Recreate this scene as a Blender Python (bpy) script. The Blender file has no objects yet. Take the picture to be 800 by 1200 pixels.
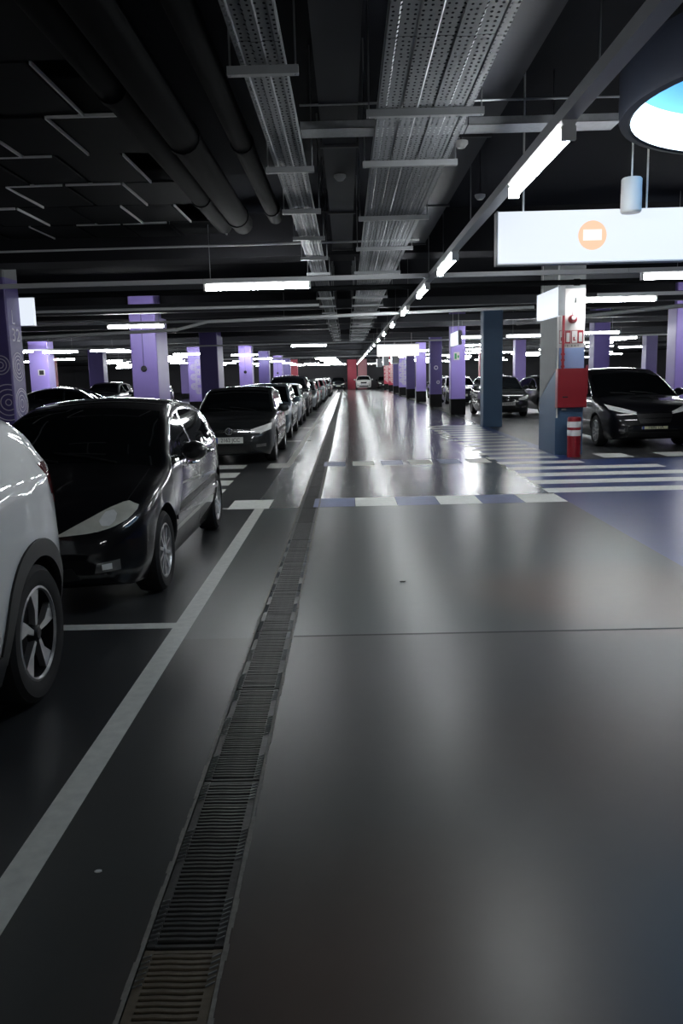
import bpy, bmesh, math, random
import numpy as np
from mathutils import Vector, Matrix
from mathutils.bvhtree import BVHTree
random.seed(7)
S = bpy.context.scene
COL = S.collection
PI = math.pi

# ------------------------------------------------------------------ camera
YAW, PITCH, ROLL, EYE = 0.01018, 0.16495, 0.02443, 1.63
fw = Vector((-math.sin(YAW)*math.cos(PITCH), math.cos(YAW)*math.cos(PITCH), -math.sin(PITCH)))
rt = Vector((math.cos(YAW), math.sin(YAW), 0)); up = rt.cross(fw)
r2 = rt*math.cos(ROLL)-up*math.sin(ROLL); u2 = rt*math.sin(ROLL)+up*math.cos(ROLL)
cd = bpy.data.cameras.new('camera'); cam = bpy.data.objects.new('camera', cd); COL.objects.link(cam)
M = Matrix((r2, u2, -fw)).transposed().to_4x4(); M.translation = (0, 0, EYE); cam.matrix_world = M
cd.sensor_fit = 'VERTICAL'; cd.sensor_height = 36; cd.sensor_width = 24; cd.lens = 28.8
cd.clip_start = .05; cd.clip_end = 400
S.camera = cam
# ------------------------------------------------------------------ world, exposure
w = bpy.data.worlds.new('world'); S.world = w; w.use_nodes = True
w.node_tree.nodes['Background'].inputs[0].default_value = (.6, .68, .9, 1)
w.node_tree.nodes['Background'].inputs[1].default_value = .01
S.view_settings.view_transform = 'Standard'; S.view_settings.look = 'None'
S.view_settings.exposure = 0.17; S.view_settings.gamma = 1; S.view_settings.use_curve_mapping = False
TUBE = 60.0          # emission strength of the fluorescent tubes

# ------------------------------------------------------------------ materials
MATS = {}
def mat(name, col, rough=.5, metal=0., spec=.5, coat=0., emit=0., ecol=None, var=.12, scale=6., bump=0., coatr=.05):
    if name in MATS: return MATS[name]
    m = bpy.data.materials.new(name); m.use_nodes = True; nt = m.node_tree; b = nt.nodes['Principled BSDF']
    b.inputs['Roughness'].default_value = rough; b.inputs['Metallic'].default_value = metal
    b.inputs['Specular IOR Level'].default_value = spec
    b.inputs['Coat Weight'].default_value = coat; b.inputs['Coat Roughness'].default_value = coatr
    tc = nt.nodes.new('ShaderNodeTexCoord'); nz = nt.nodes.new('ShaderNodeTexNoise')
    nz.inputs['Scale'].default_value = scale; nz.inputs['Detail'].default_value = 4
    nt.links.new(tc.outputs['Object'], nz.inputs['Vector'])
    mx = nt.nodes.new('ShaderNodeMix'); mx.data_type = 'RGBA'
    mx.inputs[6].default_value = tuple(c*(1-var) for c in col)+(1,)
    mx.inputs[7].default_value = tuple(min(1, c*(1+var)) for c in col)+(1,)
    nt.links.new(nz.outputs['Fac'], mx.inputs[0]); nt.links.new(mx.outputs[2], b.inputs['Base Color'])
    if bump:
        bp = nt.nodes.new('ShaderNodeBump'); bp.inputs['Strength'].default_value = bump; bp.inputs['Distance'].default_value = .01
        nt.links.new(nz.outputs['Fac'], bp.inputs['Height']); nt.links.new(bp.outputs[0], b.inputs['Normal'])
    if emit:
        b.inputs['Emission Color'].default_value = tuple(ecol or col)+(1,); b.inputs['Emission Strength'].default_value = emit
    MATS[name] = m; return m

def floor_mat(name, c1, c2, c3, r0, r1, brown_spots=None, spec=.5):
    m = bpy.data.materials.new(name); m.use_nodes = True; nt = m.node_tree; b = nt.nodes['Principled BSDF']; N = nt.nodes; Lk = nt.links.new
    tc = N.new('ShaderNodeTexCoord')
    def noise(sc, det, rough=.5):
        n = N.new('ShaderNodeTexNoise'); n.inputs['Scale'].default_value = sc; n.inputs['Detail'].default_value = det
        n.inputs['Roughness'].default_value = rough; Lk(tc.outputs['Object'], n.inputs['Vector']); return n
    def ramp(src, a, z):
        r = N.new('ShaderNodeMapRange'); r.interpolation_type = 'SMOOTHERSTEP'; r.inputs[1].default_value = a; r.inputs[2].default_value = z; Lk(src, r.inputs[0]); return r
    b.inputs['Specular IOR Level'].default_value = spec
    n1 = noise(.45, 3, .5); n2 = noise(.22, 2); n3 = noise(9, 6, .7)
    a = N.new('ShaderNodeMix'); a.data_type = 'RGBA'; a.inputs[6].default_value = c1+(1,); a.inputs[7].default_value = c2+(1,)
    Lk(ramp(n1.outputs[0], .2, .8).outputs[0], a.inputs[0])
    d = N.new('ShaderNodeMix'); d.data_type = 'RGBA'; d.inputs[7].default_value = c3+(1,)
    Lk(ramp(n2.outputs[0], .4, .8).outputs[0], d.inputs[0]); Lk(a.outputs[2], d.inputs[6])
    if brown_spots:      # round brown tint patches with soft edges
        for (sx, sy, sr, sa) in brown_spots:
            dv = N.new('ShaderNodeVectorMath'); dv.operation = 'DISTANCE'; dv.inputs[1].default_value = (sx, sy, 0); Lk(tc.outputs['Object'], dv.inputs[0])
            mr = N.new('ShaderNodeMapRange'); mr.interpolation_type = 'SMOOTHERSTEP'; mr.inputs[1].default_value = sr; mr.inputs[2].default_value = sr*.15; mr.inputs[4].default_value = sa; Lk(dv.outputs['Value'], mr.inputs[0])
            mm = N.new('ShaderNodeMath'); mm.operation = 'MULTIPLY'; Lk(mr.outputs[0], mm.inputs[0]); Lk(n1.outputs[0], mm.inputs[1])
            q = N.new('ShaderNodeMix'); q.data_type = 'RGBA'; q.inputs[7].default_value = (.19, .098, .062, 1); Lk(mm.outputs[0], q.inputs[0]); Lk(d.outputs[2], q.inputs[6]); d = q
    e = N.new('ShaderNodeMix'); e.data_type = 'RGBA'; e.blend_type = 'MULTIPLY'; e.inputs[0].default_value = .15
    Lk(d.outputs[2], e.inputs[6]); Lk(n3.outputs[0], e.inputs[7]); Lk(e.outputs[2], b.inputs['Base Color'])
    n4 = noise(.9, 4, .55)
    r = N.new('ShaderNodeMapRange'); r.inputs[1].default_value = .1; r.inputs[2].default_value = .9
    r.inputs[3].default_value = r0; r.inputs[4].default_value = r1; Lk(n4.outputs[0], r.inputs[0]); Lk(r.outputs[0], b.inputs['Roughness'])
    MATS[name] = m; return m

F_MAIN = floor_mat('floor_epoxy', (.075, .085, .084), (.10, .110, .108), (.10, .092, .085), .205, .215, None, .40)
BROWN_SPOTS = [(2.0, 5.9, 1.5, 1.5), (2.6, 5.4, 1.0, 1.2), (1.6, 3.1, 1.4, .8), (.2, 1.9, 1.2, .7)]
F_MID = floor_mat('floor_epoxy_mid', (.075, .087, .086), (.096, .108, .106), (.10, .092, .085), .295, .30, BROWN_SPOTS, .30)
F_NEAR = floor_mat('floor_epoxy_worn', (.058, .060, .060), (.074, .075, .073), (.082, .070, .064), .32, .35, BROWN_SPOTS, .33)
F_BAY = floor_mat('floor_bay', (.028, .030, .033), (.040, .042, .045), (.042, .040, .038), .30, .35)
F_BLUE = floor_mat('floor_blue', (.030, .055, .20), (.040, .07, .25), (.045, .07, .19), .277, .28)
PAINTW = mat('road_paint_white', (.80, .82, .78), .42, var=.2, scale=14)
PAINTG = mat('road_paint_worn', (.66, .67, .63), .42, var=.25, scale=18)
PAINTB = mat('road_paint_blue', (.12, .15, .30), .38, var=.25, scale=10)
JOINT = mat('joint_dark', (.02, .02, .02), .6)
CEIL = mat('ceiling_dark', (.009, .010, .014), .9, spec=.1)
BEAM = mat('beam_dark', (.020, .020, .023), .85, spec=.1)
WALL = mat('wall_grey', (.10, .10, .11), .8)
GALV = mat('galvanised', (.50, .52, .54), .38, .85, var=.25, scale=25)
GALVD = mat('strut_steel', (.30, .31, .32), .45, .8, var=.2)
TRUNK = mat('trunking_white', (.66, .67, .69), .45, var=.05)
WHITEP = mat('white_plastic', (.75, .75, .74), .4, var=.04)
DARKM = mat('dark_metal', (.05, .05, .055), .5, .4)
BLACKPIPE = mat('pipe_dark', (.0035, .004, .0045), .85, spec=.08)
TILE = mat('ceiling_tile', (.013, .0135, .015), .8, spec=.15)
RAILM = mat('ceiling_rail', (.8, .8, .8), .35, .3)
PURP_LIT = mat('purple_paint_lit', (.36, .27, .72), .42, var=.06, scale=2)  # column purple with lamp light put into the colour, for columns near tubes
PURP_SHADE = mat('purple_paint_shaded', (.12, .09, .30), .42, var=.06, scale=2)  # same purple with shade put into the colour; also used for conduits
REDP = mat('red_column_paint', (.50, .05, .09), .45, var=.08)
BLUEP = mat('blue_column_paint', (.055, .115, .21), .45, var=.08, scale=2)
LBLUEP = mat('light_blue_paint', (.22, .30, .52), .45, var=.05)
GREYP = mat('grey_column_paint', (.20, .21, .215), .6, var=.08)
WHITEC = mat('white_column_paint', (.68, .66, .64), .5, var=.04)
BLACKB = mat('black_base_paint', (.005, .005, .006), .5, spec=.2)
PATT = mat('pattern_lilac', (.80, .76, .90), .5, var=.04)
REDM = mat('fire_red', (.30, .014, .024), .32, var=.06)
REFL = mat('reflective_white', (.85, .85, .85), .3, emit=0)
RUST = mat('grate_rust', (.13, .108, .078), .55, .3, var=.35, scale=30, bump=.3)
GRATE = mat('grate_steel', (.055, .056, .055), .45, .4, var=.3, scale=30, bump=.2)
CONC = mat('concrete_edge', (.22, .21, .19), .8, var=.35, scale=40, bump=.4)
TUBEM = mat('tube_glow', (.9, .93, 1), .4, emit=TUBE, ecol=(.93, .97, .985), var=0)
SIGNM = mat('sign_glow', (.15, .16, .18), .4, emit=.84, ecol=(.84, .91, 1.0), var=0)
SIGNO = mat('sign_orange', (.15, .08, .04), .4, emit=.86, ecol=(1.0, .64, .43), var=0)
SIGNW = mat('sign_white', (.15, .15, .15), .4, emit=.88, ecol=(1, .97, .95), var=0)
GLOWW = mat('well_glow_white', (.8, .9, 1), .5, emit=2.0, ecol=(.80, .94, 1.0), var=0)
GLOWB = mat('well_glow_blue', (.1, .5, .9), .5, emit=.62, ecol=(.03, .36, .85), var=0)
WELLC = mat('well_collar', (.004, .006, .013), .7, spec=.2)
TYRE = mat('tyre_rubber', (.013, .013, .014), .75, spec=.3, var=.2, scale=40)
RIM = mat('alloy_silver', (.48, .48, .49), .3, .8, var=.05)
RIMB = mat('alloy_black', (.006, .006, .007), .5, spec=.2)
GLASS = mat('tinted_glass', (.004, .005, .006), .03, spec=.5, var=0)
LAMP = mat('headlamp_lens', (.62, .62, .55), .25, .0, spec=.8, coat=1, var=.35, scale=9)
LAMPB = mat('headlamp_bright', (.80, .81, .80), .3, 0., coat=1, var=.2, scale=14)
LAMPR = mat('tail_lamp_red', (.16, .018, .022), .10, coat=1, var=.2)
FOG = mat('fog_lamp_lens', (.16, .16, .16), .15, .2, coat=1, var=.4, scale=20)
TRIM = mat('black_trim', (.013, .013, .014), .5)
GRILLE = mat('grille_black', (.008, .008, .009), .4)
CHROME = mat('chrome', (.75, .76, .78), .12, 1., var=.02)
PLATE = mat('plate_white', (.72, .73, .70), .4, var=.03)
PLATEY = mat('plate_cream', (.78, .77, .52), .4, var=.03)
PLATEB = mat('plate_blue', (.03, .07, .35), .4)
INK = mat('ink_black', (.015, .015, .015), .5)
GRN = mat('pictogram_green', (.03, .30, .12), .5)
def paint(name, col, metal=0., rough=.35): return mat('car_paint_'+name, col, rough, metal, spec=.15 if max(col) < .05 else .4, coat=1., coatr=.02, var=.02)
P_WHITE = paint('white', (.74, .75, .75)); P_BLACK = paint('black', (.0045, .0045, .006))
P_GREY = paint('graphite', (.022, .024, .026), .3); P_SILVER = paint('silver', (.30, .33, .36), .6)
P_BLUE = paint('steel_blue', (.13, .17, .21), .5); P_DARK = paint('night_blue', (.010, .012, .018))
P_LIGHT = paint('pale_silver', (.50, .53, .56), .4)

# ------------------------------------------------------------------ mesh helpers
class MB:
    def __init__(s): s.v = []; s.f = []; s.m = []
    def quad(s, a, b, c, d, m=0):
        n = len(s.v); s.v += [tuple(a), tuple(b), tuple(c), tuple(d)]; s.f.append((n, n+1, n+2, n+3)); s.m.append(m); return s
    def box(s, x0, x1, y0, y1, z0, z1, m=0):
        n = len(s.v)
        s.v += [(x0,y0,z0),(x1,y0,z0),(x1,y1,z0),(x0,y1,z0),(x0,y0,z1),(x1,y0,z1),(x1,y1,z1),(x0,y1,z1)]
        for f in ((0,3,2,1),(4,5,6,7),(0,1,5,4),(1,2,6,5),(2,3,7,6),(3,0,4,7)): s.f.append(tuple(n+i for i in f)); s.m.append(m)
        return s
    def prism(s, pts, axis, a, b, m=0):
        """extrude a 2D outline along axis ('x','y','z') from a to b"""
        k = len(pts); n = len(s.v)
        def P(p, t): return {'x': (t, p[0], p[1]), 'y': (p[0], t, p[1]), 'z': (p[0], p[1], t)}[axis]
        s.v += [P(p, a) for p in pts]+[P(p, b) for p in pts]
        s.f.append(tuple(range(n, n+k))[::-1]); s.m.append(m); s.f.append(tuple(range(n+k, n+2*k))); s.m.append(m)
        for i in range(k):
            j = (i+1) % k; s.f.append((n+i, n+j, n+k+j, n+k+i)); s.m.append(m)
        return s
    def tube(s, pts, r, seg=10, m=0, cap=True):
        pts = [Vector(p) for p in pts]; n0 = len(s.v); K = len(pts); rr = r if isinstance(r, (list, tuple)) else [r]*K
        t0 = (pts[1]-pts[0]).normalized(); ref = Vector((0, 0, 1)) if abs(t0.z) < .9 else Vector((1, 0, 0))
        for i, p in enumerate(pts):
            t = ((pts[min(i+1, K-1)]-pts[max(i-1, 0)])).normalized()
            a = t.cross(ref).normalized(); b = a.cross(t)
            for k in range(seg):
                an = 2*PI*k/seg; s.v.append(tuple(p+(a*math.cos(an)+b*math.sin(an))*rr[i]))
        for i in range(K-1):
            for k in range(seg):
                j = (k+1) % seg; s.f.append((n0+i*seg+k, n0+i*seg+j, n0+(i+1)*seg+j, n0+(i+1)*seg+k)); s.m.append(m)
        if cap:
            s.f.append(tuple(n0+k for k in range(seg))[::-1]); s.m.append(m)
            s.f.append(tuple(n0+(K-1)*seg+k for k in range(seg))); s.m.append(m)
        return s
    def lathe(s, prof, axis='z', seg=32, c=(0, 0, 0), m=0):
        """prof: list of (radius, along); closed loop not assumed"""
        n = len(s.v); K = len(prof)
        for (r, t) in prof:
            for k in range(seg):
                a = 2*PI*k/seg; x, y = r*math.cos(a), r*math.sin(a)
                p = {'z': (x, y, t), 'x': (t, x, y), 'y': (x, t, y)}[axis]
                s.v.append((p[0]+c[0], p[1]+c[1], p[2]+c[2]))
        for i in range(K-1):
            for k in range(seg):
                j = (k+1) % seg; s.f.append((n+i*seg+k, n+i*seg+j, n+(i+1)*seg+j, n+(i+1)*seg+k)); s.m.append(m)
        return s
    def ring(s, c, r0, r1, h, axis='y', seg=36, a0=0, a1=2*PI, m=0):
        """flat band between two radii, thin; for painted circles"""
        n = len(s.v); full = abs(a1-a0-2*PI) < 1e-4; K = seg if full else seg+1
        for k in range(K):
            a = a0+(a1-a0)*k/seg
            for r in (r0, r1):
                x, y = r*math.cos(a), r*math.sin(a)
                s.v.append({'y': (c[0]+x, c[1]+h, c[2]+y), 'x': (c[0]+h, c[1]+x, c[2]+y), 'z': (c[0]+x, c[1]+y, c[2]+h)}[axis])
        for k in range(seg):
            j = (k+1) % K; s.f.append((n+2*k, n+2*k+1, n+2*j+1, n+2*j)); s.m.append(m)
        return s
    def mesh(s, name, mats):
        me = bpy.data.meshes.new(name); me.from_pydata(s.v, [], s.f)
        for m in (mats if isinstance(mats, (list, tuple)) else [mats]): me.materials.append(m)
        if any(s.m): me.polygons.foreach_set('material_index', s.m)
        me.update(); return me
    def build(s, name, mats, parent=None, smooth=False, recalc=True):
        me = s.mesh(name, mats)
        if recalc:
            bm = bmesh.new(); bm.from_mesh(me); bmesh.ops.recalc_face_normals(bm, faces=bm.faces); bm.to_mesh(me); bm.free()
        if smooth:
            me.polygons.foreach_set('use_smooth', [True]*len(me.polygons)); me.set_sharp_from_angle(angle=math.radians(38))
        return link(name, me, parent)
def link(name, me, parent=None):
    o = bpy.data.objects.new(name, me); COL.objects.link(o)
    if parent is not None: o.parent = parent
    return o
def tag(o, label=None, cat=None, group=None, kind=None):
    if label: o['label'] = label
    if cat: o['category'] = cat
    if group: o['group'] = group
    if kind: o['kind'] = kind
    return o
def thing(name, label, cat, loc=(0, 0, 0), rz=0, group=None):
    o = bpy.data.objects.new(name, None); COL.objects.link(o); o.location = loc; o.rotation_euler = (0, 0, rz); o.empty_display_size = .1
    return tag(o, label, cat, group)
def dup(root, loc, rz, label, group=None, scale=None, paintm=None):
    def cp(o, par):
        c = o.copy(); COL.objects.link(c); c.parent = par
        if paintm is not None and o.get('painted'):
            c.material_slots[0].link = 'OBJECT'; c.material_slots[0].material = paintm
        for ch in o.children: cp(ch, c)
        return c
    r = cp(root, None); r.location = loc; r.rotation_euler = (0, 0, rz); r['label'] = label
    if group: r['group'] = group
    if scale: r.scale = scale
    return r
def text_obj(name, body, size, m, parent, loc, rot, sx=1., depth=.001):
    cu = bpy.data.curves.new(name, 'FONT'); cu.body = body; cu.size = size; cu.align_x = 'CENTER'; cu.align_y = 'CENTER'; cu.extrude = depth
    cu.resolution_u = 3
    t = bpy.data.objects.new('tmp', cu); COL.objects.link(t)
    dg = bpy.context.evaluated_depsgraph_get(); me = bpy.data.meshes.new_from_object(t.evaluated_get(dg))
    bpy.data.objects.remove(t); me.materials.clear(); me.materials.append(m)
    o = link(name, me, parent); o.location = loc; o.rotation_euler = rot; o.scale = (sx, 1, 1); return o

# ------------------------------------------------------------------ the setting
X0, X1, Y0, Y1 = -34., 34., -12., 104.
ZC = 4.05
DL, DR = -.625, -.395                    # drain channel
fl = MB()
def fr(x0, x1, y0, y1, m): fl.quad((x0, y0, 0), (x1, y0, 0), (x1, y1, 0), (x0, y1, 0), m)
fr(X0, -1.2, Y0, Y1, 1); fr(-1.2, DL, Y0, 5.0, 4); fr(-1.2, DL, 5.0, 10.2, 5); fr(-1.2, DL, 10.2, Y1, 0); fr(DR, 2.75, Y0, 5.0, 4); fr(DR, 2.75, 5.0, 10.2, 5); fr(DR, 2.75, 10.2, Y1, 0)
fr(2.75, 4.2, Y0, 15.1, 2); fr(4.2, X1, Y0, 15.1, 2); fr(2.75, 4.2, 15.1, 26, 2); fr(4.2, X1, 15.1, Y1, 1); fr(2.75, 4.2, 26, Y1, 0)
fl.quad((DL, Y0, -.09), (DR, Y0, -.09), (DR, Y1, -.09), (DL, Y1, -.09), 3)
fl.quad((DL, Y0, 0), (DL, Y1, 0), (DL, Y1, -.09), (DL, Y0, -.09), 3); fl.quad((DR, Y0, 0), (DR, Y0, -.09), (DR, Y1, -.09), (DR, Y1, 0), 3)
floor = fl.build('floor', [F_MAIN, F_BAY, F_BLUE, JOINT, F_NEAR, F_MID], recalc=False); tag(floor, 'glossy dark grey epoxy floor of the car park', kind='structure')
ce = MB().box(X0, X1, Y0, Y1, ZC, ZC+.3).build('ceiling', CEIL); tag(ce, 'dark unlit concrete ceiling slab', kind='structure')
for n, b in (('wall_left', (X0-.3, X0, Y0, Y1)), ('wall_right', (X1, X1+.3, Y0, Y1)), ('wall_far', (X0, X1, Y1, Y1+.3)), ('wall_near', (X0, X1, Y0-.3, Y0))):
    tag(MB().box(*b, 0, ZC).build(n, WALL), 'dark grey car park wall', kind='structure')
# downstand beams across the aisle
for i, y in enumerate((12.75, 24.6, 36.2, 48.0, 59.5, 71, 82.5, 94)):
    o = MB().box(X0, X1, y, y+.7, 3.42, ZC).build('trim_%d' % (i+1), BEAM); tag(o, 'dark concrete downstand beam under the ceiling', kind='structure')

# painted markings, all part of the floor
def mark(name, x0, x1, y0, y1, m, label=None, z=.0012, sk=0):
    o = MB().prism([(x0, y0), (x1, y0), (x1+sk, y1), (x0+sk, y1)], 'z', .0002, z).build(name, m, floor)
    if label: o['label'] = label
    return o
mark('bay_edge_line', -1.195, -1.075, -2, 10.2, PAINTG, 'worn white line along the parking bays')
mark('bay_cross_line', -6.5, -1.195, 5.24, 5.36, PAINTG, 'white line between two parking bays')
mark('bay_end_mark', -1.545, -1.02, 10.18, 10.92, PAINTW, 'wide white end mark of the bay line')
mark('bay_cross_line', -5.5, -1.545, 10.2, 10.3, PAINTG)
for i, (a, b) in enumerate(((11.65, 12.1), (12.52, 13.15), (13.5, 14.22), (14.85, 15.5))):
    mark('hatch_stripe', -5.2, -1.83-.03*i, a, b, PAINTW)
mark('bay_end_mark', -1.5, -1.08, 14.82, 15.65, PAINTG)
mark('bay_edge_line', -1.19, -1.07, 15.65, 100, PAINTG, 'white line along the far parking bays')
for y in (20.9, 26.3, 31.7, 37.1, 42.5, 47.9, 53.3, 58.7): mark('bay_cross_line', -3.6, -.95, y, y+.28, PAINTG)
for k, x in enumerate(np.arange(-.46, 2.7, .535)):
    if x+.53 > 2.8: break
    mark('crossing_dash', x, x+.53, 10.2, 10.92, PAINTW if k % 2 else PAINTB)
    mark('crossing_dash', x, x+.40, 14.92, 15.65, PAINTG if k % 2 else PAINTB)
for i in range(5):
    y = 10.99+.885*i; xe = (16, 16, 16, 5.3, 4.2)[i]
    mark('zebra_stripe', 2.70, xe, y, y+.43, PAINTW, sk=0)
for i in range(12):
    y = 15.45+.885*i; mark('zebra_stripe', 2.66-.02*i, 3.98, y, y+.40, PAINTG)
for i in range(7): mark('crossing_dash', 4.78+1.17*i, 5.34+1.17*i, 15.3, 16.08, PAINTW)
mark('floor_joint', DR+.02, 12, 5.0, 5.025, JOINT, z=.0006)
mark('floor_joint', DR+.02, 4.0, 28.0, 28.02, JOINT, z=.0006)
# chipped concrete lips of the drain
for x, sg in ((DL, -1), (DR, 1)):
    m = MB(); ys = np.arange(-1, 30, .07)
    for a, b in zip(ys[:-1], ys[1:]):
        w0 = .010+.009*random.random()
        m.box(min(x, x+sg*w0), max(x, x+sg*w0), a, b, -.01, .0022)
    m.build('drain_lip', CONC, floor)
# drain grates
slat_me = {}
def slat_mesh(mt):
    if mt.name not in slat_me:
        m = MB(); y = .0058
        m.prism([(-.088, -y), (-.03, -y+.002), (.03, -y-.002), (.088, -y), (.088, y), (.03, y-.002), (-.03, y+.002), (-.088, y)], 'z', -.022, 0)
        me = m.mesh('slat', mt); slat_me[mt.name] = me
    return slat_me[mt.name]
GX = (DL+DR)/2; PITCHG = .0226
def grate_rails(m):
    m.box(-.1125, -.086, 0, .985, -.03, -.004); m.box(.086, .1125, 0, .985, -.03, -.004)
    m.box(-.086, .086, .0, .012, -.028, -.006); m.box(-.086, .086, .973, .985, -.028, -.006)
    return m
def teeth(m):
    for k in range(42):
        if (k//9) % 2: continue
        y = .03+k*PITCHG
        for sg in (-1, 1):
            m.prism([(sg*.111, y+.006*sg), (sg*.088, y-.006*sg-.004), (sg*.088, y-.006*sg), (sg*.111, y+.010*sg)], 'z', -.004, .0005)
    return m
rail_me = {}; 
NG = 7
for i in range(NG):
    y = 1.15+i; mt = RUST if y < 2.0 else GRATE
    g = thing('drain_grate', ['rusty brown drain grate nearest the bottom of the picture', 'second drain grate from the bottom of the picture, dark steel slats', 'third drain grate from the bottom of the picture, dark steel slats', 'fourth drain grate from the bottom of the picture, beside the white line', 'fifth drain grate from the bottom of the picture, level with the white car wheel', 'sixth drain grate from the bottom of the picture, level with the bay cross line', 'seventh drain grate from the bottom of the picture, level with the black hatchback front wheel'][i], 'drain grate', (GX, y, 0), 0, 'drain grates in the floor channel')
    grate_rails(MB()).build('side_rail', mt, g); tag(teeth(MB()).build('edge_teeth', GALVD, g), kind='stuff')
    for k in range(42): 
        o = link('slat', slat_mesh(mt), g); o.location = (0, .035+k*PITCHG, -.004+random.uniform(-.0015, .001))
far = MB()
for i in range(89):
    y = 1.15+NG+i; 
    b = MB(); grate_rails(b)
    for k in range(42): b.box(-.088, .088, .029+k*PITCHG, .0405+k*PITCHG, -.024, -.004)
    n = len(far.v); far.v += [(p[0]+GX, p[1]+y, p[2]) for p in b.v]; far.f += [tuple(n+j for j in f) for f in b.f]; far.m += b.m
tag(far.build('drain_grating', GRATE), 'dark drain grating running away along the aisle to the far end', 'drain grate', kind='stuff')
# litter
def litter(name, label, loc, r, m, squash=.5):
    b = MB(); pr = [(r*math.cos(t)*(1-.0), .0) for t in (0,)]
    n = 9; pts = [(r*(1+.25*math.sin(3*k))*math.cos(2*PI*k/n), squash*r*(1+.2*math.cos(5*k))*math.sin(2*PI*k/n)) for k in range(n)]
    b.prism(pts, 'z', 0, .004); o = b.build(name, m); o.location = loc; tag(o, label, 'litter'); return o
litter('paper_scrap', 'small white scrap lying on the floor left of the drain', (-.874, 2.52, .0005), .012, WHITEP, .7)
litter('leaf_scrap', 'small dark scrap lying on the grey aisle floor', (.41, 6.35, .0005), .022, INK, .4)

# ------------------------------------------------------------------ suspended tile ceiling over the bays, left
ZT = 3.75
tile_me = MB().box(-.295, .295, -.575, .575, 0, .02).mesh('ceiling_panel', TILE)
rail_x = MB().box(-.30, .30, -.012, .012, -.006, .02).mesh('ceiling_rail', RAILM); rail_y = MB().box(-.008, .008, -.56, .56, -.006, .02).mesh('ceiling_rail', RAILM)
for r in range(7):
    y0 = 5.9-1.165+1.165*r; off = .34 if r % 2 else 0
    for c in range(9):
        x = -2.06-.02+.0-off-.64*c
        o = link('ceiling_panel', tile_me, ce); o.location = (x-.32+.32, y0+.58, ZT+random.uniform(0, .02)); o.rotation_euler = (random.uniform(-.012, .012), random.uniform(-.012, .012), 0)
        if random.random() < .62: o = link('ceiling_rail', rail_y, ce); o.location = (x-.32, y0+.58, ZT)
        if random.random() < .5: o = link('ceiling_rail', rail_x, ce); o.location = (x, y0, ZT)
    o = link('ceiling_rail', rail_y, ce); o.location = (-2.06-off+.32, y0+.58, ZT)
for y in (6.5, 9.5, 12.3):
    for x in (-2.5, -5): 
        MB().tube([(x, y, ZT+.02), (x, y, ZC)], .006, 6).build('ceiling_hanger', GALVD, ce)

# ------------------------------------------------------------------ columns
def rings(m, c, rs, h, axis, wd=.012, **k):
    for r in rs: m.ring(c, r, r+wd, h, axis, **k)
    return m
def column(label, x0, x1, y0, y1, shaft, base=None, top=None, ztop=3.3, group=None, rz=0):
    cx, cy = (x0+x1)/2, (y0+y1)/2; a, b = (x1-x0)/2, (y1-y0)/2
    t = thing('column', label, 'column', (cx, cy, 0), 0, group)
    zb = base[1] if base else 0
    def bev(h0, h1, g=0):
        e = .025; A, B = a+g, b+g
        return MB().prism([(-A+e, -B), (A-e, -B), (A, -B+e), (A, B-e), (A-e, B), (-A+e, B), (-A, B-e), (-A, -B+e)], 'z', h0, h1)
    bev(zb, ztop if top else ZC).build('shaft', shaft, t)
    if base: bev(0, base[1], .004).build('base_band', base[0], t)
    if top: bev(ztop, ZC).build('capital', top, t)
    return t
# left row
cL = column('purple column marked L 32 with concentric ring pattern behind the black hatchback', -6.15, -5.4, 13.4, 13.95, PURP_SHADE, top=GREYP, ztop=3.3)
for (dx, z, rs, ax) in ((-.10+.0, 1.33, (.04, .12, .20, .28), 'f'), (-.18, 1.93, (.04, .09, .14), 'f'), (-.52, 1.72, (.05, .13, .21), 'f'), (-.50, .95, (.05, .13, .21), 'f'), (-.05, .75, (.05, .13), 'f')):
    m = MB()
    for r in rs:
        cx = .375+dx
        lim = PI
        if cx+r+.014 > .35:   # keep the band on the face
            a = math.acos(max(-1, min(1, (.35-cx)/(r+.014)))); m.ring((cx, 0, z), r, r+.016, -.279, 'y', a0=a, a1=2*PI-a)
        elif cx-r-.014 < -.35:
            a = math.acos(max(-1, min(1, (cx+.35)/(r+.014)))); m.ring((cx, 0, z), r, r+.016, -.279, 'y', a0=-PI+a, a1=PI-a)
        else: m.ring((cx, 0, z), r, r+.016, -.279, 'y')
    m.build('ring_pattern', PATT, cL, recalc=False)
for (dy, z, rs) in ((.0, 1.9, (.05, .11, .17, .22)), (.02, 1.3, (.06, .13, .20, .24)), (0, .72, (.06, .14, .21))):
    m = MB()
    for r in rs: m.ring((0, dy, z), r, r+.014, .379, 'x')
    m.build('ring_pattern', PATT, cL, recalc=False)
text_obj('letter_mark', 'L', .34, PATT, cL, (.379, -.06, 2.68), (PI/2, 0, PI/2), .8)
text_obj('number_mark', '32', .30, PATT, cL, (.379, .0, 2.40), (PI/2, 0, PI/2), 1.15)
def cable_drop(col, x, y, z0, z1):
    MB().tube([(x, y-.012, z0), (x, y-.012, z1)], .010, 6).build('cable_conduit', PURP_SHADE, col)
    m = MB(); m.lathe([(.0, -.05), (.06, -.05), (.085, -.03), (.085, 0)], 'y', 14, (x, y-.002, z1-.04)); m.build('alarm_sounder', DARKM, col, True)
lab = ['lit purple column with a thin cable drop behind the black hatchback roof', 'shaded purple column behind the graphite hatchback', 'pale lilac column behind the graphite hatchback roof', 'shaded purple column behind the steel blue car', 'pale lilac column above the pale silver hatchback', 'shaded purple column above the black off-roader', 'red column in the far left row']
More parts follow.
